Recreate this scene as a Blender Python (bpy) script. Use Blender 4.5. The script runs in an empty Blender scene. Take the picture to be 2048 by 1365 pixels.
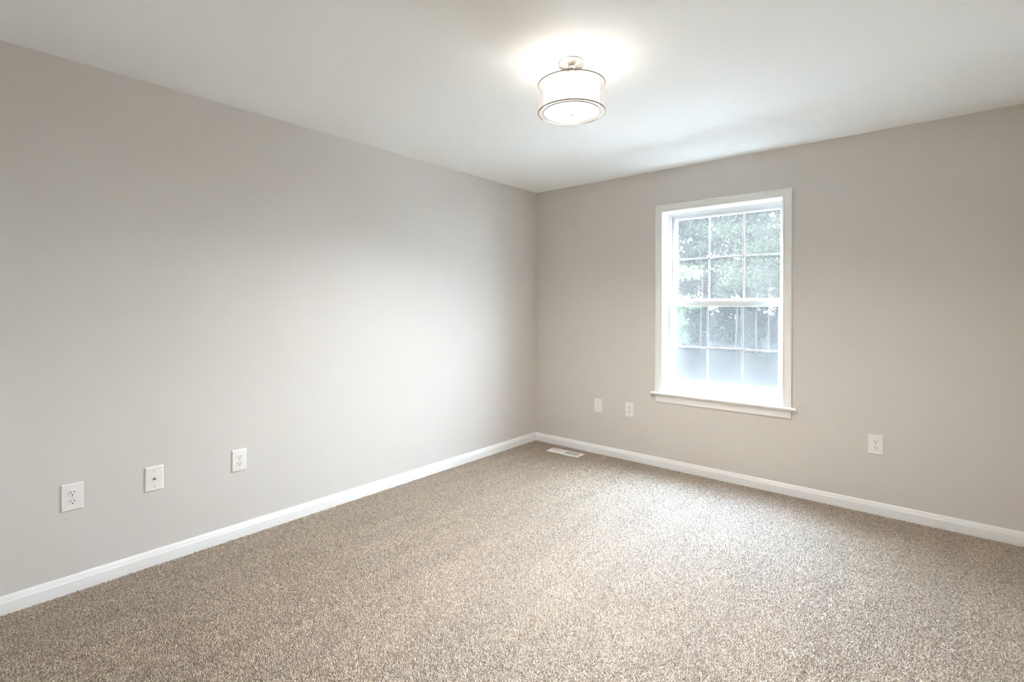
import bpy, bmesh, math, random
import numpy as np
from mathutils import Vector, Matrix, Quaternion

scene = bpy.context.scene
COL = scene.collection
PI = math.pi

# ------------------------------------------------------------------ camera
F_PX, CY = 1002.33, 616.486
pitch, roll, yaw = -0.0016905, 0.0020757, 0.7043466
fw = Vector((-math.sin(yaw) * math.cos(pitch), math.cos(yaw) * math.cos(pitch), math.sin(pitch)))
rt = Vector((math.cos(yaw), math.sin(yaw), 0.0))
up = rt.cross(fw)
r2 = rt * math.cos(roll) + up * math.sin(roll)
u2 = -rt * math.sin(roll) + up * math.cos(roll)
cam_data = bpy.data.cameras.new('camera')
cam = bpy.data.objects.new('camera', cam_data)
COL.objects.link(cam)
cam_data.sensor_fit = 'HORIZONTAL'
cam_data.sensor_width = 36.0
cam_data.lens = F_PX / 2048.0 * 36.0
cam_data.shift_y = -(682.5 - CY) / 2048.0
cam_data.clip_start = 0.02
cam_data.clip_end = 400
m = Matrix((r2, u2, -fw)).transposed().to_4x4()
m.translation = Vector((3.02467, -3.92443, 1.31402))
cam.matrix_world = m
scene.camera = cam

# ------------------------------------------------------------------ view, world, sun
vs = scene.view_settings
scene.display_settings.display_device = 'sRGB'
vs.view_transform = 'Standard'
vs.look = 'None'
vs.gamma = 1.0
vs.use_curve_mapping = False
vs.exposure = 1.25
scene.cycles.use_denoising = True
scene.cycles.max_bounces = 16
scene.cycles.diffuse_bounces = 10
scene.cycles.transparent_max_bounces = 16
scene.cycles.sample_clamp_indirect = 30.0
scene.cycles.caustics_reflective = False
scene.cycles.caustics_refractive = False

SKY = 29.5            # overcast sky seen above the trees
SUN = 26.0
LAMP = 1.0

world = bpy.data.worlds.new('world')
scene.world = world
world.use_nodes = True
wn, wl = world.node_tree.nodes, world.node_tree.links
bg = wn['Background']
geo = wn.new('ShaderNodeTexCoord')
sep = wn.new('ShaderNodeSeparateXYZ')
ramp = wn.new('ShaderNodeValToRGB')
wl.new(geo.outputs['Generated'], sep.inputs[0])
wl.new(sep.outputs['Z'], ramp.inputs['Fac'])
ramp.color_ramp.elements[0].position = 0.0
ramp.color_ramp.elements[0].color = (0.42, 0.50, 0.583, 1)
ramp.color_ramp.elements[1].position = 0.9
ramp.color_ramp.elements[1].color = (1.15, 1.38, 1.65, 1)
wl.new(ramp.outputs['Color'], bg.inputs['Color'])
bg.inputs['Strength'].default_value = SKY

sun_d = bpy.data.lights.new('sun', 'SUN')
sun_d.energy = SUN
sun_d.angle = math.radians(1.0)
sun_d.color = (1.0, 0.96, 0.9)
sun = bpy.data.objects.new('sun', sun_d)
COL.objects.link(sun)
sun.location = (-3, -12, 15)
sun.rotation_euler = Vector((0.25, 0.62, -0.74)).to_track_quat('-Z', 'Y').to_euler()

# ------------------------------------------------------------------ helpers
def srgb(r, g, b):
    f = lambda c: (c / 255 / 12.92) if c / 255 <= 0.04045 else ((c / 255 + 0.055) / 1.055) ** 2.4
    return (f(r), f(g), f(b), 1.0)

def new_mat(name):
    mt = bpy.data.materials.new(name)
    mt.use_nodes = True
    nt = mt.node_tree
    return mt, nt.nodes, nt.links, nt.nodes['Principled BSDF'], nt.nodes['Material Output']

def paint(name, col, rough=0.5, spec=0.5, bump=0.0, bscale=300.0, metal=0.0, vary=0.02):
    mt, n, l, p, o = new_mat(name)
    tc = n.new('ShaderNodeTexCoord')
    nz = n.new('ShaderNodeTexNoise')
    nz.inputs['Scale'].default_value = bscale
    nz.inputs['Detail'].default_value = 3.0
    l.new(tc.outputs['Object'], nz.inputs['Vector'])
    nv = n.new('ShaderNodeTexNoise')
    nv.inputs['Scale'].default_value = 1.7
    l.new(tc.outputs['Object'], nv.inputs['Vector'])
    mx = n.new('ShaderNodeMix')
    mx.data_type = 'RGBA'
    mx.inputs['A'].default_value = tuple(c * (1 - vary) for c in col[:3]) + (1,)
    mx.inputs['B'].default_value = tuple(min(1, c * (1 + vary)) for c in col[:3]) + (1,)
    l.new(nv.outputs['Fac'], mx.inputs['Factor'])
    l.new(mx.outputs['Result'], p.inputs['Base Color'])
    p.inputs['Roughness'].default_value = rough
    p.inputs['Specular IOR Level'].default_value = spec
    p.inputs['Metallic'].default_value = metal
    if bump:
        b = n.new('ShaderNodeBump')
        b.inputs['Strength'].default_value = bump
        b.inputs['Distance'].default_value = 0.001
        l.new(nz.outputs['Fac'], b.inputs['Height'])
        l.new(b.outputs['Normal'], p.inputs['Normal'])
    return mt

def link(name, bm, mat, parent=None, smooth=False, auto=None):
    me = bpy.data.meshes.new(name)
    bm.normal_update()
    bm.to_mesh(me)
    bm.free()
    ob = bpy.data.objects.new(name, me)
    COL.objects.link(ob)
    if mat is not None:
        me.materials.append(mat)
    if parent is not None:
        ob.parent = parent
    if smooth:
        for f in me.polygons:
            f.use_smooth = True
        if auto:
            me.set_sharp_from_angle(angle=math.radians(auto))
    return ob

def box(bm, x0, x1, y0, y1, z0, z1, bev=0.0, seg=2):
    ret = bmesh.ops.create_cube(bm, size=1.0)
    vv = ret['verts']
    for v in vv:
        v.co = Vector(((x0 + x1) / 2 + v.co.x * (x1 - x0), (y0 + y1) / 2 + v.co.y * (y1 - y0), (z0 + z1) / 2 + v.co.z * (z1 - z0)))
    if bev:
        es = list({e for v in vv for e in v.link_edges})
        bmesh.ops.bevel(bm, geom=es, offset=bev, segments=seg, affect='EDGES', profile=0.5)

def lathe(bm, prof, seg=64, close=False, cx=0, cy=0):
    """prof = [(r, z)]; rings about the z axis"""
    rings = []
    for r, z in prof:
        if r < 1e-6:
            rings.append([bm.verts.new((cx, cy, z))])
        else:
            rings.append([bm.verts.new((cx + r * math.cos(2 * PI * k / seg), cy + r * math.sin(2 * PI * k / seg), z)) for k in range(seg)])
    pairs = list(zip(rings, rings[1:]))
    if close:
        pairs.append((rings[-1], rings[0]))
    for a, b in pairs:
        for k in range(seg):
            k2 = (k + 1) % seg
            if len(a) == 1 and len(b) == 1:
                continue
            if len(a) == 1:
                bm.faces.new((a[0], b[k], b[k2]))
            elif len(b) == 1:
                bm.faces.new((a[k], b[0], a[k2]))
            else:
                bm.faces.new((a[k], b[k], b[k2], a[k2]))
    bmesh.ops.recalc_face_normals(bm, faces=bm.faces)

def torus(bm, R, r, z, seg=96, sides=10, sx=1.0):
    lathe(bm, [(R + r * math.cos(2 * PI * k / sides) * sx, z + r * math.sin(2 * PI * k / sides)) for k in range(sides)], seg, True)

def sweep(bm, prof, p0, p1, out, upv=(0, 0, 1), m0=0.0, m1=0.0):
    """extrude a closed 2-D profile [(o, u)] from p0 to p1; o along `out`, u along `upv`;
    m0/m1 shear the ends along the run (run shift per unit of u)"""
    p0, p1, out, upv = Vector(p0), Vector(p1), Vector(out), Vector(upv)
    d = (p1 - p0).normalized()
    a = [bm.verts.new(p0 + out * o + upv * u + d * (m0 * u)) for o, u in prof]
    b = [bm.verts.new(p1 + out * o + upv * u + d * (m1 * u)) for o, u in prof]
    n = len(prof)
    for i in range(n):
        j = (i + 1) % n
        bm.faces.new((a[i], a[j], b[j], b[i]))
    bm.faces.new(a)
    bm.faces.new(list(reversed(b)))
    bmesh.ops.recalc_face_normals(bm, faces=bm.faces)

def empty(name, loc, rz=0.0):
    o = bpy.data.objects.new(name, None)
    o.empty_display_size = 0.1
    o.location = loc
    o.rotation_euler = (0, 0, rz)
    COL.objects.link(o)
    return o

def tag(o, label, cat, group=None, kind=None):
    o['label'] = label
    o['category'] = cat
    if group:
        o['group'] = group
    if kind:
        o['kind'] = kind
    return o

def struct(o, label=None, cat=None):
    o['kind'] = 'structure'
    if label:
        o['label'] = label
    if cat:
        o['category'] = cat
    return o

# ------------------------------------------------------------------ materials
WALL = paint('greige_wall_paint', srgb(217, 212, 207), 0.75, 0.25, 0.25, 260)
CEIL = paint('white_ceiling_paint', srgb(248, 250, 250), 0.9, 0.1, 0.2, 200)
TRIM = paint('white_semigloss_trim', srgb(239, 239, 237), 0.42, 0.4, 0.03, 90)
VINYL = paint('white_vinyl', srgb(214, 214, 213), 0.35, 0.4)
PLATE = paint('white_plastic', srgb(240, 238, 234), 0.3, 0.5)
RECEPT = paint('white_receptacle_plastic', srgb(236, 234, 231), 0.35, 0.5)
SLOT = paint('dark_slot', srgb(50, 46, 42), 0.7, 0.2)
SCREW = paint('painted_screw', srgb(214, 212, 208), 0.35, 0.5)
NICKEL = paint('nickel_plated_metal', (0.55, 0.53, 0.5, 1), 0.28, 0.5, metal=1.0)
VENTW = paint('white_enamel', srgb(232, 230, 226), 0.4, 0.5)
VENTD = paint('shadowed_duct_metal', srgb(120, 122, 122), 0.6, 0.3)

def make_carpet(name, pile):
    mt, n, l, p, o = new_mat(name)
    tc = n.new('ShaderNodeTexCoord')
    ge = n.new('ShaderNodeNewGeometry')
    # yarn colour: each tuft its own, mixed from dark brown to cream
    cr = n.new('ShaderNodeValToRGB')
    e = cr.color_ramp.elements
    e[0].position, e[0].color = 0.0, srgb(*CARPET_DARK)
    e[1].position, e[1].color = 1.0, srgb(*CARPET_LIGHT)
    k = e.new(0.38); k.color = srgb(*CARPET_MID)
    k = e.new(0.72); k.color = srgb(*CARPET_TAN)
    if pile:
        l.new(ge.outputs['Random Per Island'], cr.inputs['Fac'])
    else:
        nc = n.new('ShaderNodeTexNoise')
        nc.inputs['Scale'].default_value = 110.0
        nc.inputs['Detail'].default_value = 3.0
        l.new(tc.outputs['Object'], nc.inputs['Vector'])
        l.new(nc.outputs['Fac'], cr.inputs['Fac'])
    # vacuum tracks: the nap leans one way or the other in long streaks
    mp = n.new('ShaderNodeMapping')
    mp.inputs['Rotation'].default_value = (0, 0, math.radians(28))
    mp.inputs['Scale'].default_value = (3.2, 0.55, 1.0)
    l.new(tc.outputs['Object'], mp.inputs['Vector'])
    ns = n.new('ShaderNodeTexNoise')
    ns.inputs['Scale'].default_value = 2.2
    ns.inputs['Detail'].default_value = 3.0
    l.new(mp.outputs['Vector'], ns.inputs['Vector'])
    nm = n.new('ShaderNodeMapRange')
    nm.inputs['From Min'].default_value = 0.3
    nm.inputs['From Max'].default_value = 0.7
    nm.inputs['To Min'].default_value = 0.88
    nm.inputs['To Max'].default_value = 1.12
    l.new(ns.outputs['Fac'], nm.inputs['Value'])
    mul = n.new('ShaderNodeMix')
    mul.data_type = 'RGBA'
    mul.blend_type = 'MULTIPLY'
    mul.inputs['Factor'].default_value = 1.0
    l.new(cr.outputs['Color'], mul.inputs['A'])
    l.new(nm.outputs['Result'], mul.inputs['B'])
    l.new(mul.outputs['Result'], p.inputs['Base Color'])
    p.inputs['Roughness'].default_value = 0.5
    p.inputs['IOR'].default_value = 1.9
    p.inputs['Specular IOR Level'].default_value = 0.9
    p.inputs['Sheen Weight'].default_value = 0.5
    p.inputs['Sheen Roughness'].default_value = 0.45
    p.inputs['Sheen Tint'].default_value = (1, 0.98, 0.95, 1)
    if pile:        # soft fibre ends: the pile surface shades mostly as one nap
        vm = n.new('ShaderNodeVectorMath'); vm.operation = 'SCALE'
        vm.inputs['Scale'].default_value = 0.44
        l.new(ge.outputs['Normal'], vm.inputs[0])
        va = n.new('ShaderNodeVectorMath'); va.operation = 'ADD'
        l.new(vm.outputs['Vector'], va.inputs[0])
        va.inputs[1].default_value = (0, 0, 0.56)
        vn = n.new('ShaderNodeVectorMath'); vn.operation = 'NORMALIZE'
        l.new(va.outputs['Vector'], vn.inputs[0])
        l.new(vn.outputs['Vector'], p.inputs['Normal'])
    return mt
CARPET_DARK, CARPET_MID, CARPET_TAN, CARPET_LIGHT = (100, 80, 56), (148, 127, 100), (180, 162, 138), (214, 203, 187)
CARPET = make_carpet('carpet_backing', False)
PILE = make_carpet('speckled_carpet_pile', True)

def make_glass():
    mt, n, l, p, o = new_mat('veiled_window_glass')
    n.remove(p)
    tr = n.new('ShaderNodeBsdfTransparent')
    tr.inputs['Color'].default_value = (0.93, 0.95, 0.95, 1)
    tl = n.new('ShaderNodeBsdfTranslucent')  # weak pale veil put into the glass, imitating a washed-out bright view
    tl.inputs['Color'].default_value = (0.94, 0.89, 0.83, 1)
    gl = n.new('ShaderNodeBsdfGlossy')
    gl.inputs['Roughness'].default_value = 0.03
    tc = n.new('ShaderNodeTexCoord')
    nz = n.new('ShaderNodeTexNoise')
    nz.inputs['Scale'].default_value = 3.5
    nz.inputs['Detail'].default_value = 4.0
    l.new(tc.outputs['Object'], nz.inputs['Vector'])
    mr = n.new('ShaderNodeMapRange')
    mr.inputs['From Min'].default_value = 0.3
    mr.inputs['From Max'].default_value = 0.7
    mr.inputs['To Min'].default_value = 0.0085
    mr.inputs['To Max'].default_value = 0.0125
    l.new(nz.outputs['Fac'], mr.inputs['Value'])
    m1 = n.new('ShaderNodeMixShader')
    l.new(mr.outputs['Result'], m1.inputs['Fac'])
    l.new(tr.outputs[0], m1.inputs[1])
    l.new(tl.outputs[0], m1.inputs[2])
    lw = n.new('ShaderNodeLayerWeight')
    lw.inputs['Blend'].default_value = 0.5
    pw = n.new('ShaderNodeMath')
    pw.operation = 'POWER'
    l.new(lw.outputs['Facing'], pw.inputs[0])
    pw.inputs[1].default_value = 5.0
    fr = n.new('ShaderNodeMath')
    fr.operation = 'MULTIPLY_ADD'
    l.new(pw.outputs[0], fr.inputs[0])
    fr.inputs[1].default_value = 0.6
    fr.inputs[2].default_value = 0.03
    m2 = n.new('ShaderNodeMixShader')
    l.new(fr.outputs[0], m2.inputs['Fac'])
    l.new(m1.outputs[0], m2.inputs[1])
    l.new(gl.outputs[0], m2.inputs[2])
    l.new(m2.outputs[0], o.inputs['Surface'])
    return mt
GLASS = make_glass()

def make_mesh_screen():
    mt, n, l, p, o = new_mat('grey_insect_mesh')
    tr = n.new('ShaderNodeBsdfTransparent')
    p.inputs['Base Color'].default_value = (0.25, 0.26, 0.27, 1)
    p.inputs['Roughness'].default_value = 0.6
    tc = n.new('ShaderNodeTexCoord')
    nz = n.new('ShaderNodeTexNoise')
    nz.inputs['Scale'].default_value = 6.0
    l.new(tc.outputs['Object'], nz.inputs['Vector'])
    mr = n.new('ShaderNodeMapRange')
    mr.inputs['To Min'].default_value = 0.22
    mr.inputs['To Max'].default_value = 0.30
    l.new(nz.outputs['Fac'], mr.inputs['Value'])
    mx = n.new('ShaderNodeMixShader')
    l.new(mr.outputs['Result'], mx.inputs['Fac'])
    l.new(tr.outputs[0], mx.inputs[1])
    l.new(p.outputs[0], mx.inputs[2])
    l.new(mx.outputs[0], o.inputs['Surface'])
    return mt
SCREEN = make_mesh_screen()

def glow(name, strength, emit_col, clear, scale=700):
    """lit lamp surface: glows and lets part of the bulbs' light straight through"""
    mt, n, l, p, o = new_mat(name)
    n.remove(p)
    em = n.new('ShaderNodeEmission')
    em.inputs['Color'].default_value = emit_col
    em.inputs['Strength'].default_value = strength
    tr = n.new('ShaderNodeBsdfTransparent')
    tc = n.new('ShaderNodeTexCoord')
    wv = n.new('ShaderNodeTexNoise')
    wv.inputs['Scale'].default_value = scale
    l.new(tc.outputs['Object'], wv.inputs['Vector'])
    mr = n.new('ShaderNodeMapRange')
    mr.inputs['To Min'].default_value = 1.0 - clear - 0.05
    mr.inputs['To Max'].default_value = 1.0 - clear + 0.05
    l.new(wv.outputs['Fac'], mr.inputs['Value'])
    mx = n.new('ShaderNodeMixShader')
    l.new(mr.outputs['Result'], mx.inputs['Fac'])
    l.new(tr.outputs[0], mx.inputs[1])
    l.new(em.outputs[0], mx.inputs[2])
    l.new(mx.outputs[0], o.inputs['Surface'])
    return mt
WARM = (1.0, 0.962, 0.925, 1)
WARM_UP = (1.0, 0.90, 0.77, 1)
SHADE_IN = glow('lit_white_fabric', 0.85 * LAMP, WARM, 0.60)
DIFF = glow('lit_frosted_diffuser', 0.75 * LAMP, WARM, 0.70)
BULB = glow('lit_bulb', 1.1 * LAMP, WARM, 0.10)

def make_sheer():
    mt, n, l, p, o = new_mat('sheer_organza')
    tr = n.new('ShaderNodeBsdfTransparent')
    n.remove(p)
    tc = n.new('ShaderNodeTexCoord')
    nz = n.new('ShaderNodeTexNoise')
    nz.inputs['Scale'].default_value = 700
    l.new(tc.outputs['Object'], nz.inputs['Vector'])
    mr = n.new('ShaderNodeMapRange')
    mr.inputs['To Min'].default_value = 0.25
    mr.inputs['To Max'].default_value = 0.40
    l.new(nz.outputs['Fac'], mr.inputs['Value'])
    m0 = n.new('ShaderNodeEmission')
    m0.inputs['Color'].default_value = (1.0, 0.93, 0.84, 1)
    m0.inputs['Strength'].default_value = 0.40
    mx = n.new('ShaderNodeMixShader')
    l.new(mr.outputs['Result'], mx.inputs['Fac'])
    l.new(tr.outputs[0], mx.inputs[1])
    l.new(m0.outputs[0], mx.inputs[2])
    l.new(mx.outputs[0], o.inputs['Surface'])
    return mt
SHEER = make_sheer()

def make_brushed():
    mt, n, l, p, o = new_mat('brushed_nickel')
    p.inputs['Base Color'].default_value = (0.66, 0.63, 0.58, 1)
    p.inputs['Metallic'].default_value = 1.0
    p.inputs['Roughness'].default_value = 0.3
    p.inputs['Anisotropic'].default_value = 0.8
    tg = n.new('ShaderNodeTangent')
    tg.direction_type = 'RADIAL'
    tg.axis = 'Z'
    l.new(tg.outputs[0], p.inputs['Tangent'])
    return mt
BRUSHED = make_brushed()
RIM = paint('taupe_rim_metal', (0.27, 0.225, 0.19, 1), 0.55, 0.3)

# ------------------------------------------------------------------ room shell
RX, RY, H, T = 3.48, -4.06, 2.44, 0.15
OX0, OX1, OZ0, OZ1 = 1.31, 2.19, 0.60, 2.09      # rough opening seen between the jambs

bm = bmesh.new(); box(bm, -T, RX + T, RY - T, T, -0.2, 0.0)
struct(link('floor', bm, CARPET), 'floor under the speckled carpet')
bm = bmesh.new(); box(bm, -T, RX + T, RY - T, T, H, H + 0.2)
struct(link('ceiling', bm, CEIL), 'smooth white ceiling')
bm = bmesh.new(); box(bm, -T, 0, RY, 0, 0, H)
struct(link('wall_left', bm, WALL), 'greige painted wall left of the corner')
bm = bmesh.new(); box(bm, RX, RX + T, RY, 0, 0, H)
struct(link('wall_right', bm, WALL), 'greige painted wall outside the frame on the right')
bm = bmesh.new(); box(bm, -T, RX + T, RY - T, RY, 0, H)
struct(link('wall_front', bm, WALL), 'greige painted wall behind the camera')
# window wall with its opening, one ring of faces
bm = bmesh.new()
def holed(y):
    o = [bm.verts.new(c) for c in ((-T, y, 0), (RX + T, y, 0), (RX + T, y, H), (-T, y, H))]
    i = [bm.verts.new(c) for c in ((OX0 - .015, y, OZ0 - .02), (OX1 + .015, y, OZ0 - .02), (OX1 + .015, y, OZ1 + .015), (OX0 - .015, y, OZ1 + .015))]
    for k in range(4):
        bm.faces.new((o[k], o[(k + 1) % 4], i[(k + 1) % 4], i[k]))
    return o, i
o0, i0 = holed(0.0)
o1, i1 = holed(T + 0.02)
for k in range(4):
    j = (k + 1) % 4
    bm.faces.new((o0[k], o0[j], o1[j], o1[k]))
    bm.faces.new((i0[k], i0[j], i1[j], i1[k]))
bmesh.ops.recalc_face_normals(bm, faces=bm.faces)
struct(link('wall_back', bm, WALL), 'greige painted wall with the window')

# carpet pile: cut tufts over the whole floor, one object
def carpet_pile():
    r = np.random.default_rng(7)
    sp = 0.0045
    nx, ny = int((RX - .029) / sp), int((-RY - .029) / sp)
    gx, gy = np.meshgrid(np.arange(nx), np.arange(ny), indexing='ij')
    X = 0.0160 + (gx.ravel() + r.uniform(0, 1, nx * ny)) * sp
    Y = RY + 0.0160 + (gy.ravel() + r.uniform(0, 1, nx * ny)) * sp
    keep = (X < RX - .0160) & (Y < -.0160) & ~((np.abs(X - .4665) < .168) & (np.abs(Y + .1735) < .064))
    X, Y = X[keep], Y[keep]
    n = len(X)
    h = 0.0064 * r.uniform(.7, 1.25, n)
    w = 0.0030 * r.uniform(.8, 1.3, n)
    asp = r.uniform(.45, 1.0, n)
    lean = r.normal(0, .0026, (n, 2))
    a0 = r.uniform(0, 2 * PI, n)
    V = np.zeros((n, 9, 3))
    ca, sa = np.cos(a0), np.sin(a0)
    for k in range(4):          # a cut tuft: wide foot, flattened shoulder, blunt tip
        ex, ey = (w, 0 * w, -w, 0 * w)[k], (0 * w, w * asp, 0 * w, -w * asp)[k]
        dx, dy = ca * ex - sa * ey, sa * ex + ca * ey
        V[:, k] = np.stack([X + dx, Y + dy, np.full(n, -.0005)], 1)
        V[:, 4 + k] = np.stack([X + lean[:, 0] * .7 + dx * .8, Y + lean[:, 1] * .7 + dy * .8, h * .66], 1)
    V[:, 8] = np.stack([X + lean[:, 0], Y + lean[:, 1], h], 1)
    V[:, :, 0] = np.clip(V[:, :, 0], .0142, RX - .0142)
    V[:, :, 1] = np.clip(V[:, :, 1], RY + .0142, -.0142)
    quads = np.array([[k, (k + 1) % 4, 4 + (k + 1) % 4, 4 + k] for k in range(4)])
    tris = np.array([[4 + k, 4 + (k + 1) % 4, 8] for k in range(4)])
    loc = np.concatenate([quads.ravel(), tris.ravel()])
    idx = ((np.arange(n) * 9)[:, None] + loc[None]).ravel()
    st = np.concatenate([np.arange(4) * 4, 16 + np.arange(4) * 3])
    starts = ((np.arange(n) * 28)[:, None] + st[None]).ravel()
    me = bpy.data.meshes.new('carpet_pile')
    me.vertices.add(9 * n); me.vertices.foreach_set('co', V.ravel())
    me.loops.add(28 * n); me.loops.foreach_set('vertex_index', idx)
    me.polygons.add(8 * n); me.polygons.foreach_set('loop_start', starts)
    me.update(calc_edges=True)
    me.polygons.foreach_set('use_smooth', np.ones(8 * n, dtype=bool))
    me.materials.append(PILE)
    o = bpy.data.objects.new('carpet_pile', me)
    COL.objects.link(o)
    tag(o, 'speckled beige and brown cut pile carpet covering the whole floor', 'carpet', kind='stuff')
    return o
carpet_pile()

# baseboards: flat face, cove and rounded lip
HB = 0.0816
BP = [(0, 0), (0.014, 0), (0.014, 0.0535), (0.0135, 0.056), (0.0115, 0.058), (0.0106, 0.0602), (0.0092, 0.066), (0.0066, 0.0735), (0.004, 0.0785), (0.002, 0.0808), (0, HB)]
bm = bmesh.new(); sweep(bm, BP, (0, RY, 0), (0, 0, 0), (1, 0, 0))
struct(link('baseboard_left', bm, TRIM, smooth=True, auto=40), 'white baseboard along the left wall')
bm = bmesh.new(); sweep(bm, BP, (0, 0, 0), (RX, 0, 0), (0, -1, 0))
struct(link('baseboard_back', bm, TRIM, smooth=True, auto=40), 'white baseboard along the window wall')
bm = bmesh.new(); sweep(bm, BP, (RX, RY, 0), (RX, 0, 0), (-1, 0, 0))
struct(link('baseboard_right', bm, TRIM, smooth=True, auto=40), 'white baseboard along the right wall')
bm = bmesh.new(); sweep(bm, BP, (0, RY, 0), (RX, RY, 0), (0, 1, 0))
struct(link('baseboard_front', bm, TRIM, smooth=True, auto=40), 'white baseboard along the wall behind the camera')

# ------------------------------------------------------------------ window
win = empty('window_1', (1.75, 0, 0.62))
struct(win, 'white double hung window with six pane grids above the low outlets', 'window')
WO = Vector(win.location)
def wpart(name, bm, mat, parent=win, smooth=False, auto=None):
    bmesh.ops.translate(bm, verts=bm.verts, vec=-WO)
    return link(name, bm, mat, parent, smooth, auto)

# casing: moulded, mitred at the top corners
CW = 0.057
CP = [(0, 0), (0.011, 0), (0.0125, 0.002), (0.0125, 0.008), (0.009, 0.010), (0.009, 0.014), (0.0105, 0.020), (0.012, 0.030), (0.0135, 0.040), (0.0135, 0.046), (0.016, 0.048), (0.016, 0.0555), (0.0145, CW), (0, CW)]
bm = bmesh.new()
sweep(bm, CP, (OX0 - .003, 0, 0.6205), (OX0 - .003, 0, OZ1 + .003), (0, -1, 0), (-1, 0, 0), 0, 1)
sweep(bm, CP, (OX1 + .003, 0, 0.6205), (OX1 + .003, 0, OZ1 + .003), (0, -1, 0), (1, 0, 0), 0, 1)
sweep(bm, CP, (OX0 - .003, 0, OZ1 + .003), (OX1 + .003, 0, OZ1 + .003), (0, -1, 0), (0, 0, 1), -1, 1)
wpart('casing', bm, TRIM, smooth=True, auto=30)
# jamb extensions (sides and head)
JD = 0.115
bm = bmesh.new()
box(bm, OX0 - .015, OX0, 0.0, JD, 0.62, OZ1 + .015)
box(bm, OX1, OX1 + .015, 0.0, JD, 0.62, OZ1 + .015)
box(bm, OX0, OX1, 0.0, JD, OZ1, OZ1 + .015)
wpart('jamb', bm, TRIM)
# stool with horns and rounded nose
SP = []
for k in range(9):
    a = -PI / 2 + PI * k / 8
    SP.append((0.032 + 0.010 * math.cos(a), -0.010 + 0.010 * math.sin(a)))
bm = bmesh.new()
prof = [(0.0, -0.02)] + SP + [(0.0, 0.0)]
sweep(bm, prof, (1.218, 0, 0.62), (2.281, 0, 0.62), (0, -1, 0))
box(bm, OX0 - .015, OX1 + .015, 0.0, JD + .045, 0.60, 0.62)
wpart('window_sill', bm, TRIM, smooth=True, auto=35)
AP = [(0, 0), (0.009, 0), (0.011, 0.002), (0.0115, 0.012), (0.0105, 0.024), (0.0125, 0.030), (0.014, 0.040), (0.0165, 0.046), (0.0165, 0.056), (0.014, 0.060), (0, 0.060)]
bm = bmesh.new(); sweep(bm, AP, (1.2525, 0, 0.540), (2.2475, 0, 0.540), (0, -1, 0))
wpart('apron', bm, TRIM, smooth=True, auto=35)
# vinyl master frame with stops
bm = bmesh.new()
FY0, FY1 = JD, JD + 0.085
box(bm, OX0 - .012, OX0 + .012, FY0, FY1, 0.6205, OZ1 + .012)
box(bm, OX1 - .012, OX1 + .012, FY0, FY1, 0.6205, OZ1 + .012)
box(bm, OX0 + .012, OX1 - .012, FY0, FY1, OZ1 - .012, OZ1 + .012)
box(bm, OX0 + .012, OX1 - .012, FY0, FY1, 0.6205, 0.6305)
# parting stop beside the upper sash
box(bm, OX0 + .012, OX0 + .019, FY0 + .002, FY0 + .012, 1.37, OZ1 - .012)
box(bm, OX1 - .019, OX1 - .012, FY0 + .002, FY0 + .012, 1.37, OZ1 - .012)
box(bm, OX0 + .019, OX1 - .019, FY0 + .002, FY0 + .012, OZ1 - .020, OZ1 - .012)
wpart('window_frame', bm, VINYL)

def sash(name, x0, x1, z0, z1, y0, y1, st, top, bot, gx, gz):
    """frame of stiles and rails with a sloped glazing bead, pane, and three muntins"""
    bm = bmesh.new()
    bead = 0.009
    a = [(x0, z0), (x1, z0), (x1, z1), (x0, z1)]
    b = [(x0 + st, z0 + bot), (x1 - st, z0 + bot), (x1 - st, z1 - top), (x0 + st, z1 - top)]
    c = [(x0 + st + bead, z0 + bot + bead), (x1 - st - bead, z0 + bot + bead), (x1 - st - bead, z1 - top - bead), (x0 + st + bead, z1 - top - bead)]
    yg = y0 + 0.020
    lay = [(a, y1), (a, y0), (b, y0), (b, y0 + 0.004), (c, yg - .001), (c, yg + .005), (b, y1)]
    vs_ = [[bm.verts.new((x, y, z)) for x, z in pts] for pts, y in lay]
    for p, q in zip(vs_, vs_[1:] + vs_[:1]):
        for k in range(4):
            j = (k + 1) % 4
            bm.faces.new((p[k], p[j], q[j], q[k]))
    bmesh.ops.recalc_face_normals(bm, faces=bm.faces)
    s = wpart(name, bm, VINYL)
    bm = bmesh.new()
    box(bm, c[0][0] - .004, c[1][0] + .004, yg, yg + 0.003, c[0][1] - .004, c[2][1] + .004)
    wpart('pane', bm, GLASS, s)
    MP = [(-.0075, 0), (-.0055, .003), (.0055, .003), (.0075, 0), (.0055, -.003), (-.0055, -.003)]
    for x in gx:
        bm = bmesh.new()
        sweep(bm, [(q, r) for q, r in MP], (x, yg + .008, c[0][1] - .003), (x, yg + .008, c[2][1] + .003), (1, 0, 0), (0, 1, 0))
        wpart('muntin', bm, VINYL, s)
    bm = bmesh.new()
    sweep(bm, [(q, r) for q, r in MP], (c[0][0] - .003, yg + .0082, gz), (c[1][0] + .003, yg + .0082, gz), (0, 0, 1), (0, 1, 0))
    wpart('muntin', bm, VINYL, s)
    return s
up_sash = sash('upper_sash', 1.324, 2.176, 1.358, 2.077, JD + .042, JD + .078, 0.030, 0.028, 0.018, (1.6205, 1.882), 1.7125)
lo_sash = sash('lower_sash', 1.3235, 2.1765, 0.6335, 1.3645, JD + .003, JD + .039, 0.034, 0.036, 0.026, (1.6205, 1.883), 0.990)
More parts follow.
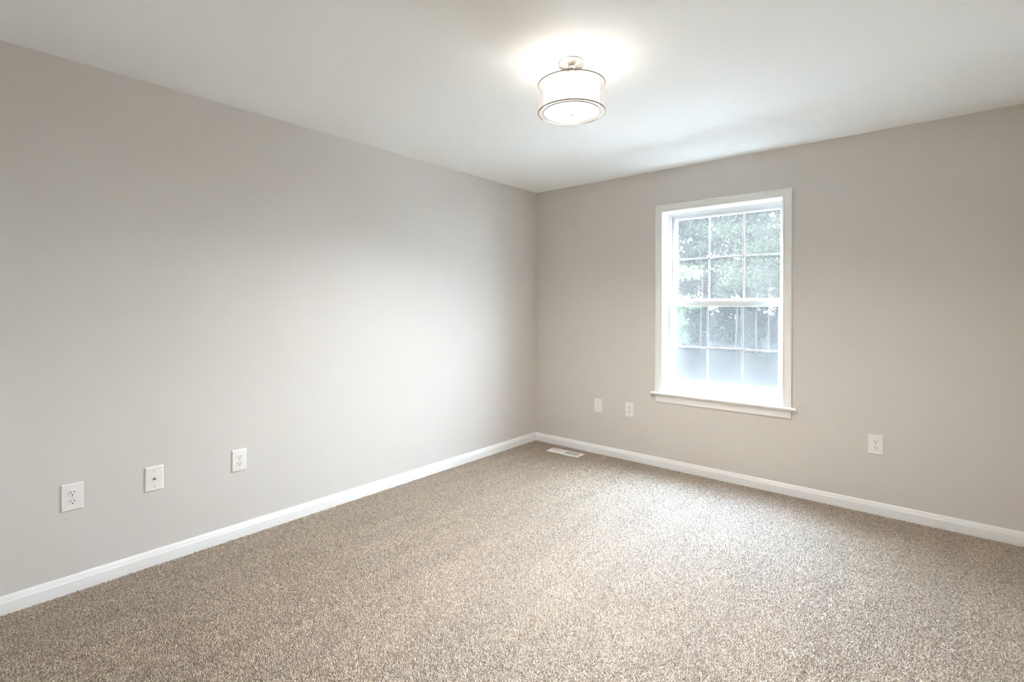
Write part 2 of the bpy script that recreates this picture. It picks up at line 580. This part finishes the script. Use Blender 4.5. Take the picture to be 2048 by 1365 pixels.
for x in (1.535, 1.965):       # sash locks on the meeting rail
    bm = bmesh.new()
    box(bm, x - .028, x + .028, JD + .008, JD + .034, 1.3646, 1.3690, 0.0015)
    box(bm, x - .018, x + .018, JD + .012, JD + .030, 1.3690, 1.3765, 0.003)
    box(bm, x - .004, x + .024, JD + .006, JD + .013, 1.3685, 1.3735, 0.002)
    wpart('sash_lock', bm, VINYL, lo_sash)
bm = bmesh.new()               # lift rail lip and tilt latch stops
box(bm, 1.36, 2.14, JD - .003, JD + .006, 0.6440, 0.6475, 0.001)
wpart('lift_rail', bm, VINYL, lo_sash)
# half insect screen outside the lower sash
bm = bmesh.new()
for (x0, x1, z0, z1) in ((1.322, 1.336, 0.631, 1.372), (2.164, 2.178, 0.631, 1.372), (1.336, 2.164, 0.631, 0.647), (1.336, 2.164, 1.356, 1.372)):
    box(bm, x0, x1, JD + .0855, JD + .093, z0, z1)
scr = wpart('insect_screen', bm, VINYL)
bm = bmesh.new()
box(bm, 1.336, 2.164, JD + .089, JD + .0898, 0.647, 1.356)
wpart('screen_mesh', bm, SCREEN, scr)

# ------------------------------------------------------------------ wall plates (local frame: plate in XZ, facing -Y)
PW, PH, PT = 0.0795, 0.1235, 0.0062
def plate_bm():
    bm = bmesh.new()
    w, h = PW / 2, PH / 2
    lay = [(0, 0.0), (0, -0.0025), (0.0015, -0.0045), (0.0045, -PT)]
    rs = []
    for inset, y in lay:
        rs.append([bm.verts.new((sx * (w - inset), y, sz * (h - inset))) for sx, sz in ((-1, -1), (1, -1), (1, 1), (-1, 1))])
    for p, q in zip(rs, rs[1:]):
        for k in range(4):
            j = (k + 1) % 4
            bm.faces.new((p[k], p[j], q[j], q[k]))
    bm.faces.new(rs[-1]); bm.faces.new(rs[0])
    bmesh.ops.recalc_face_normals(bm, faces=bm.faces)
    return bm

def disc_y(bm, cx, cz, r, y0, y1, seg=20, flat=None):
    """cylinder along Y; flat clips the disc to |z| < flat (duplex receptacle face)"""
    a, b = [], []
    for k in range(seg):
        t = 2 * PI * k / seg
        x, z = r * math.cos(t), r * math.sin(t)
        if flat:
            z = max(-flat, min(flat, z))
        a.append(bm.verts.new((cx + x, y0, cz + z)))
        b.append(bm.verts.new((cx + x * .96, y1, cz + z * .96)))
    for k in range(seg):
        j = (k + 1) % seg
        bm.faces.new((a[k], a[j], b[j], b[k]))
    bm.faces.new(b); bm.faces.new(list(reversed(a)))
    bmesh.ops.recalc_face_normals(bm, faces=bm.faces)

def screw(parent, z, y=-PT):
    bm = bmesh.new()
    disc_y(bm, 0, z, 0.0036, y + .001, y - .0012, 16)
    s = link('screw', bm, SCREW, parent, smooth=True, auto=35)
    bm = bmesh.new()
    box(bm, -.0028, .0028, y - .0016, y - .0011, z - .0004, z + .0004)
    link('screw_slot', bm, SLOT, s)

def make_outlet():
    root = empty('wall_outlet', (0, 0, 0))
    link('cover_plate', plate_bm(), PLATE, root, smooth=True, auto=25)
    for z in (0.0195, -0.0195):
        bm = bmesh.new()
        disc_y(bm, 0, z, 0.0172, -PT + .001, -PT - .0022, 32, flat=0.0142)
        r = link('receptacle', bm, RECEPT, root, smooth=True, auto=35)
        for x, hh in ((-.0064, .0042), (.0064, .0036)):
            bm = bmesh.new()
            box(bm, x - .0011, x + .0011, -PT - .0026, -PT - .0018, z + .0035 - hh, z + .0035 + hh)
            link('slot', bm, SLOT, r)
        bm = bmesh.new()
        disc_y(bm, 0, z - .0082, 0.0026, -PT - .0018, -PT - .0027, 16)
        link('ground_hole', bm, SLOT, r)
    screw(root, 0.0, -PT)
    return root

def copy_tree(o, parent=None):
    c = o.copy()
    COL.objects.link(c)
    if parent is not None:
        c.parent = parent
    for ch in list(o.children):
        copy_tree(ch, c)
    return c

LEFT_RZ = PI / 2        # local -Y turned to face +X
spots = [
    ((0, -3.4790, 0.4390), LEFT_RZ, 'white duplex outlet low on the left wall, left of the cable jack plate'),
    ((0, -2.7580, 0.4410), LEFT_RZ, 'white duplex outlet low on the left wall, right of the cable jack plate'),
    ((1.0140, 0, 0.4370), 0.0, 'white duplex outlet on the window wall, beside the blank plate left of the window'),
    ((2.7270, 0, 0.4445), 0.0, 'white duplex outlet on the window wall, alone to the right of the window'),
]
proto = make_outlet()
for i, (loc, rz, lab) in enumerate(spots):
    o = proto if i == 0 else copy_tree(proto)
    o.location = loc
    o.rotation_euler = (0, 0, rz)
    tag(o, lab, 'outlet', 'duplex outlets on the walls')

jack = empty('cable_jack', (0, -3.1635, 0.4420), LEFT_RZ)
tag(jack, 'white wall plate with a metal cable connector between two outlets on the left wall', 'wall plate')
link('cover_plate', plate_bm(), PLATE, jack, smooth=True, auto=25)
screw(jack, 0.0415); screw(jack, -0.0415)
bm = bmesh.new()
disc_y(bm, 0, 0, 0.0072, -PT + .001, -PT - .0025, 6)
nut = link('hex_nut', bm, NICKEL, jack)
bm = bmesh.new()
for k in range(6):      # threaded barrel
    y = -PT - .002 - k * .0016
    disc_y(bm, 0, 0, 0.0048, y, y - .0008, 20)
    disc_y(bm, 0, 0, 0.0043, y - .0008, y - .0016, 20)
brl = link('connector_barrel', bm, NICKEL, jack, smooth=True, auto=35)
bm = bmesh.new()
disc_y(bm, 0, 0, 0.0027, -PT - .0114, -PT - .0120, 16)
link('socket_hole', bm, SLOT, brl)

blank = empty('blank_plate', (0.7090, 0, 0.4350))
tag(blank, 'plain white blank wall plate on the window wall, nearest the room corner', 'wall plate')
link('cover_plate', plate_bm(), PLATE, blank, smooth=True, auto=25)
screw(blank, 0.0415); screw(blank, -0.0415)

# ------------------------------------------------------------------ floor register
reg = empty('floor_register', (0.4665, -0.1735, 0.0), math.radians(2.0))
tag(reg, 'white metal louvred air vent lying in the carpet near the corner', 'vent')
RW, RD = 0.167, 0.060
bm = bmesh.new()
rs = []
for inset, z in ((0, 0.0005), (0.001, 0.005), (0.007, 0.0095), (0.019, 0.0095), (0.021, 0.0065)):
    rs.append([bm.verts.new((sx * (RW - inset), sy * (RD - inset), z)) for sx, sy in ((-1, -1), (1, -1), (1, 1), (-1, 1))])
for p, q in zip(rs, rs[1:]):
    for k in range(4):
        j = (k + 1) % 4
        bm.faces.new((p[k], p[j], q[j], q[k]))
bmesh.ops.recalc_face_normals(bm, faces=bm.faces)
link('flange', bm, VENTW, reg, smooth=True, auto=30)
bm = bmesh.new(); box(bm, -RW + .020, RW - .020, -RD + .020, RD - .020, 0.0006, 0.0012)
link('duct_shade_plate', bm, VENTD, reg)  # dark plate standing in for the shade of an open duct
GW = RW - .021
n_l = 17
for k in range(2 * n_l):
    x = -GW + (k + 0.5) * (2 * GW) / (2 * n_l)
    lean = -0.75 if k < n_l else 0.62
    bm = bmesh.new()
    box(bm, -.0006, .0006, -RD + .021, RD - .021, -.0042, .0042)
    bmesh.ops.rotate(bm, verts=bm.verts, cent=(0, 0, 0), matrix=Matrix.Rotation(lean, 3, 'Y'))
    bmesh.ops.translate(bm, verts=bm.verts, vec=(x, 0, 0.0052))
    link('louver', bm, VENTW, reg)
bm = bmesh.new()
box(bm, -.003, .003, -RD + .020, RD - .020, 0.0012, 0.0096)
for y in (-.013, .013):
    box(bm, -GW, GW, y - .001, y + .001, 0.0080, 0.0092)
link('divider_bar', bm, VENTW, reg)

# ------------------------------------------------------------------ ceiling light
LX, LY = 1.739, -1.992
lamp = empty('ceiling_light', (LX, LY, H))
tag(lamp, 'lit double drum ceiling light with sheer outer shade and nickel canopy', 'ceiling light')
zt, zb = 2.336 - H, 2.209 - H
bm = bmesh.new()
lathe(bm, [(0, 0), (0.0565, 0), (0.0565, -0.010), (0.0590, -0.012), (0.0590, -0.0155), (0.057, -0.0165), (0.0, -0.0175)], 96)
link('canopy', bm, BRUSHED, lamp, smooth=True, auto=25)
bm = bmesh.new()
lathe(bm, [(0, -0.017), (0.0165, -0.017), (0.0165, -0.022), (0.0105, -0.026), (0.0105, zb + .02), (0.0, zb + .02)], 32)
stem = link('stem', bm, BRUSHED, lamp, smooth=True, auto=30)
bm = bmesh.new()      # three-armed bulb spider
for k in range(3):
    a = 2 * PI * k / 3 + 0.4
    c, s = math.cos(a), math.sin(a)
    sweep(bm, [(-.004, -.003), (.004, -.003), (.004, .003), (-.004, .003)], (0.008 * c, 0.008 * s, zb + .045), (0.060 * c, 0.060 * s, zb + .045), (-s, c, 0))
link('bulb_arm', bm, BRUSHED, stem)
bm = bmesh.new()
lathe(bm, [(0.1520, zt), (0.1520, zb)], 128)
outer = link('outer_shade', bm, SHEER, lamp, smooth=True)
sol = outer.modifiers.new('thickness', 'SOLIDIFY'); sol.thickness = 0.0006
bm = bmesh.new(); torus(bm, 0.1520, 0.0023, zt); link('rim_ring', bm, RIM, outer, smooth=True)
bm = bmesh.new(); torus(bm, 0.1520, 0.0026, zb); link('rim_ring', bm, RIM, outer, smooth=True)
bm = bmesh.new()
lathe(bm, [(0.1290, zt - .004), (0.1290, zb + .003), (0.1280, zb + .003), (0.1280, zt - .004)], 128, True)
inner = link('inner_shade', bm, SHADE_IN, lamp, smooth=True, auto=40)
bm = bmesh.new()
lathe(bm, [(0, zb + .0005), (0.1270, zb + .0005), (0.1270, zb + .0035), (0, zb + .0035)], 128)
dif = link('diffuser', bm, DIFF, lamp, smooth=True, auto=40)
bm = bmesh.new(); torus(bm, 0.1285, 0.0022, zb + .001); link('rim_ring', bm, RIM, dif, smooth=True)
bm = bmesh.new()
lathe(bm, [(0, zb + .001), (0.0085, zb + .001), (0.0085, zb - .002), (0.005, zb - .003), (0.0048, zb - .006), (0.0062, zb - .008), (0.0058, zb - .011), (0.0035, zb - .013), (0, zb - .0136)], 32)
link('finial', bm, RIM, dif, smooth=True, auto=40)
for k in range(3):
    a = 2 * PI * k / 3 + 0.4
    x, y = 0.072 * math.cos(a), 0.072 * math.sin(a)
    bm = bmesh.new()
    lathe(bm, [(0.0, zb + .085), (0.012, zb + .082), (0.0195, zb + .070), (0.020, zb + .062), (0.0165, zb + .050), (0.011, zb + .042), (0.0105, zb + .030), (0, zb + .030)], 24, cx=x, cy=y)
    link('bulb', bm, BULB, lamp, smooth=True)
    ld = bpy.data.lights.new('bulb_glow', 'POINT')      # upward part of each bulb
    ld.energy = 0.42 * LAMP
    ld.color = WARM_UP[:3]
    ld.shadow_soft_size = 0.012
    lo = bpy.data.objects.new('bulb_glow', ld)
    COL.objects.link(lo)
    lo.parent = lamp
    lo.location = (x, y, zb + .100)
    ad = bpy.data.lights.new('bulb_downlight', 'AREA')  # downward part of each bulb
    ad.shape = 'DISK'
    ad.size = 0.045
    ad.spread = math.radians(155)
    ad.energy = 11.0 * LAMP
    ad.color = WARM[:3]
    ao = bpy.data.objects.new('bulb_downlight', ad)
    COL.objects.link(ao)
    ao.parent = lamp
    ao.location = (x, y, zb + .026)

# ------------------------------------------------------------------ outside: lawn, trees beyond it
GZ = -0.60
def leafmat(name, c0, c1):
    mt, n, l, p, o = new_mat(name)
    tc = n.new('ShaderNodeTexCoord')
    nz = n.new('ShaderNodeTexNoise')
    nz.inputs['Scale'].default_value = 9.0
    nz.inputs['Detail'].default_value = 3.0
    l.new(tc.outputs['Object'], nz.inputs['Vector'])
    mx = n.new('ShaderNodeMix'); mx.data_type = 'RGBA'
    mx.inputs['A'].default_value = c0; mx.inputs['B'].default_value = c1
    l.new(nz.outputs['Fac'], mx.inputs['Factor'])
    l.new(mx.outputs['Result'], p.inputs['Base Color'])
    p.inputs['Roughness'].default_value = 0.8
    p.inputs['Specular IOR Level'].default_value = 0.05
    tl = n.new('ShaderNodeBsdfTranslucent')
    l.new(mx.outputs['Result'], tl.inputs['Color'])
    ms = n.new('ShaderNodeMixShader'); ms.inputs['Fac'].default_value = 0.3
    l.new(p.outputs[0], ms.inputs[1]); l.new(tl.outputs[0], ms.inputs[2])
    l.new(ms.outputs[0], o.inputs['Surface'])
    return mt
LEAF = leafmat('dimmed_green_leaves', (0.0045, 0.0062, 0.0038, 1), (0.012, 0.0160, 0.0088, 1))  # leaf colours dimmed far below real foliage to tame the bright outdoors
LEAF_B = leafmat('sunlit_green_leaves', (0.018, 0.032, 0.013, 1), (0.045, 0.070, 0.030, 1))  # lighter copy: the near tree's sunlight is put into its leaf colour
LEAF_D = leafmat('dimmed_wood_leaves', (0.004, 0.0056, 0.0042, 1), (0.009, 0.012, 0.008, 1))
BARK = paint('dimmed_grey_bark', (0.012, 0.0105, 0.009, 1), 0.9, 0.02, 0.6, 40, vary=0.3)  # both barks dimmed well below real bark, holding down outdoor brightness
PALE = paint('dimmed_pale_bark', (0.022, 0.021, 0.0195, 1), 0.9, 0.02, 0.6, 40, vary=0.25)
GRASS = paint('dimmed_mown_grass', (0.0034, 0.0028, 0.0022, 1), 0.9, 0.02, 0.6, 30, vary=0.25)  # grass colour darkened likewise to keep the lawn from washing out

bm = bmesh.new()
bmesh.ops.create_grid(bm, x_segments=40, y_segments=40, size=40.0)
rng = random.Random(4)
for v in bm.verts:
    v.co.z = GZ + rng.uniform(-.04, .04)
    v.co.x += -2.0
    v.co.y += 28.0
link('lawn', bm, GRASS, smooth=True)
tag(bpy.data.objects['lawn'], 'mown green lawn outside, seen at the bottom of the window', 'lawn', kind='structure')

GRAVEL = paint('pale_gravel', (0.42, 0.415, 0.41, 1), 0.95, 0.1, 0.8, 60, vary=0.12)
bm = bmesh.new()
box(bm, -16, 22, 4.6, 8.9, GZ - .1, GZ + .07, 0.02)
tag(link('gravel_drive', bm, GRAVEL), 'pale gravel drive outside, a white band at the foot of the window view', 'drive', kind='structure')

def leaves(name, centers, spreads, n_each, size, mat, parent, seed):
    r = np.random.default_rng(seed)
    C, S = np.repeat(np.array(centers), n_each, 0), np.repeat(np.array(spreads), n_each, 0)
    n = len(C)
    d = r.normal(size=(n, 3)); d /= np.linalg.norm(d, axis=1)[:, None]
    P = C + d * S * (r.random((n, 1)) ** 0.45)
    ax = r.normal(size=(n, 3)) + np.array([0, 0, -0.5]); ax /= np.linalg.norm(ax, axis=1)[:, None]
    nr = r.normal(size=(n, 3)) + np.array([0, -0.3, 0.9])
    sd = np.cross(ax, nr); sd /= np.linalg.norm(sd, axis=1)[:, None]
    nn = np.cross(sd, ax)
    L = size * (0.7 + 0.6 * r.random((n, 1)))
    V = np.empty((n, 4, 3))
    V[:, 0] = P; V[:, 2] = P + ax * L
    V[:, 1] = P + ax * L * .45 + sd * L * .30 + nn * L * .06
    V[:, 3] = P + ax * L * .45 - sd * L * .30 + nn * L * .06
    me = bpy.data.meshes.new(name)
    me.vertices.add(4 * n); me.vertices.foreach_set('co', V.reshape(-1))
    base = (np.arange(n) * 4)[:, None]
    idx = (base + np.array([[0, 1, 2, 0, 2, 3]])).reshape(-1)
    me.loops.add(6 * n); me.loops.foreach_set('vertex_index', idx)
    me.polygons.add(2 * n); me.polygons.foreach_set('loop_start', np.arange(2 * n) * 3)
    me.update(calc_edges=True)
    me.materials.append(mat)
    o = bpy.data.objects.new(name, me)
    COL.objects.link(o); o.parent = parent
    return o

def limb(bm, pts, rads, seg=8):
    rings = []
    for i, p in enumerate(pts):
        p = Vector(p)
        d = (Vector(pts[min(i + 1, len(pts) - 1)]) - Vector(pts[max(i - 1, 0)])).normalized()
        x = d.orthogonal().normalized(); y = d.cross(x)
        rings.append([bm.verts.new(p + (x * math.cos(2 * PI * k / seg) + y * math.sin(2 * PI * k / seg)) * rads[i]) for k in range(seg)])
    for a, b in zip(rings, rings[1:]):
        for k in range(seg):
            j = (k + 1) % seg
            bm.faces.new((a[k], a[j], b[j], b[k]))
    bm.faces.new(rings[-1]); bm.faces.new(list(reversed(rings[0])))
    bmesh.ops.recalc_face_normals(bm, faces=bm.faces)

def tree(name, loc, label, h, crown_z0, rad, clumps, n_each, leaf, mat, seed, bark=None, group=None, trunk_r=0.12, spread=0.55, cat='tree'):
    r = random.Random(seed)
    t = empty(name, (loc[0], loc[1], GZ))
    tag(t, label, cat, group)
    bm = bmesh.new()
    top = h * 0.92
    pts = [(0, 0, -0.1)] + [(r.uniform(-.1, .1) * k / 5, r.uniform(-.1, .1) * k / 5, top * k / 6) for k in range(1, 7)]
    limb(bm, pts, [trunk_r * (1.15 - 1.0 * k / 6.5) for k in range(7)])
    cs, ss = [], []
    for k in range(clumps):
        z = r.uniform(crown_z0, h)
        f = (z - crown_z0) / max(.01, h - crown_z0)
        rr = rad * math.sqrt(max(.12, 1 - (2 * f - .85) ** 2 * .8))
        a, q = r.uniform(0, 2 * PI), rr * math.sqrt(r.random())
        c = (q * math.cos(a), q * math.sin(a), z)
        cs.append(c)
        ss.append((spread * r.uniform(.7, 1.3), spread * r.uniform(.7, 1.3), spread * r.uniform(.35, .7)))
        if k % 3 == 0:
            z0 = max(.2, z - q * .6 - .1)
            limb(bm, [(0, 0, z0), (c[0] * .55, c[1] * .55, (z0 + z) / 2 + .1), c], [trunk_r * .28, trunk_r * .16, .006], 6)
    link('trunk', bm, bark or BARK, t, smooth=True)
    if n_each:
        leaves('foliage', cs, ss, n_each, leaf, mat, t, seed)
    return t

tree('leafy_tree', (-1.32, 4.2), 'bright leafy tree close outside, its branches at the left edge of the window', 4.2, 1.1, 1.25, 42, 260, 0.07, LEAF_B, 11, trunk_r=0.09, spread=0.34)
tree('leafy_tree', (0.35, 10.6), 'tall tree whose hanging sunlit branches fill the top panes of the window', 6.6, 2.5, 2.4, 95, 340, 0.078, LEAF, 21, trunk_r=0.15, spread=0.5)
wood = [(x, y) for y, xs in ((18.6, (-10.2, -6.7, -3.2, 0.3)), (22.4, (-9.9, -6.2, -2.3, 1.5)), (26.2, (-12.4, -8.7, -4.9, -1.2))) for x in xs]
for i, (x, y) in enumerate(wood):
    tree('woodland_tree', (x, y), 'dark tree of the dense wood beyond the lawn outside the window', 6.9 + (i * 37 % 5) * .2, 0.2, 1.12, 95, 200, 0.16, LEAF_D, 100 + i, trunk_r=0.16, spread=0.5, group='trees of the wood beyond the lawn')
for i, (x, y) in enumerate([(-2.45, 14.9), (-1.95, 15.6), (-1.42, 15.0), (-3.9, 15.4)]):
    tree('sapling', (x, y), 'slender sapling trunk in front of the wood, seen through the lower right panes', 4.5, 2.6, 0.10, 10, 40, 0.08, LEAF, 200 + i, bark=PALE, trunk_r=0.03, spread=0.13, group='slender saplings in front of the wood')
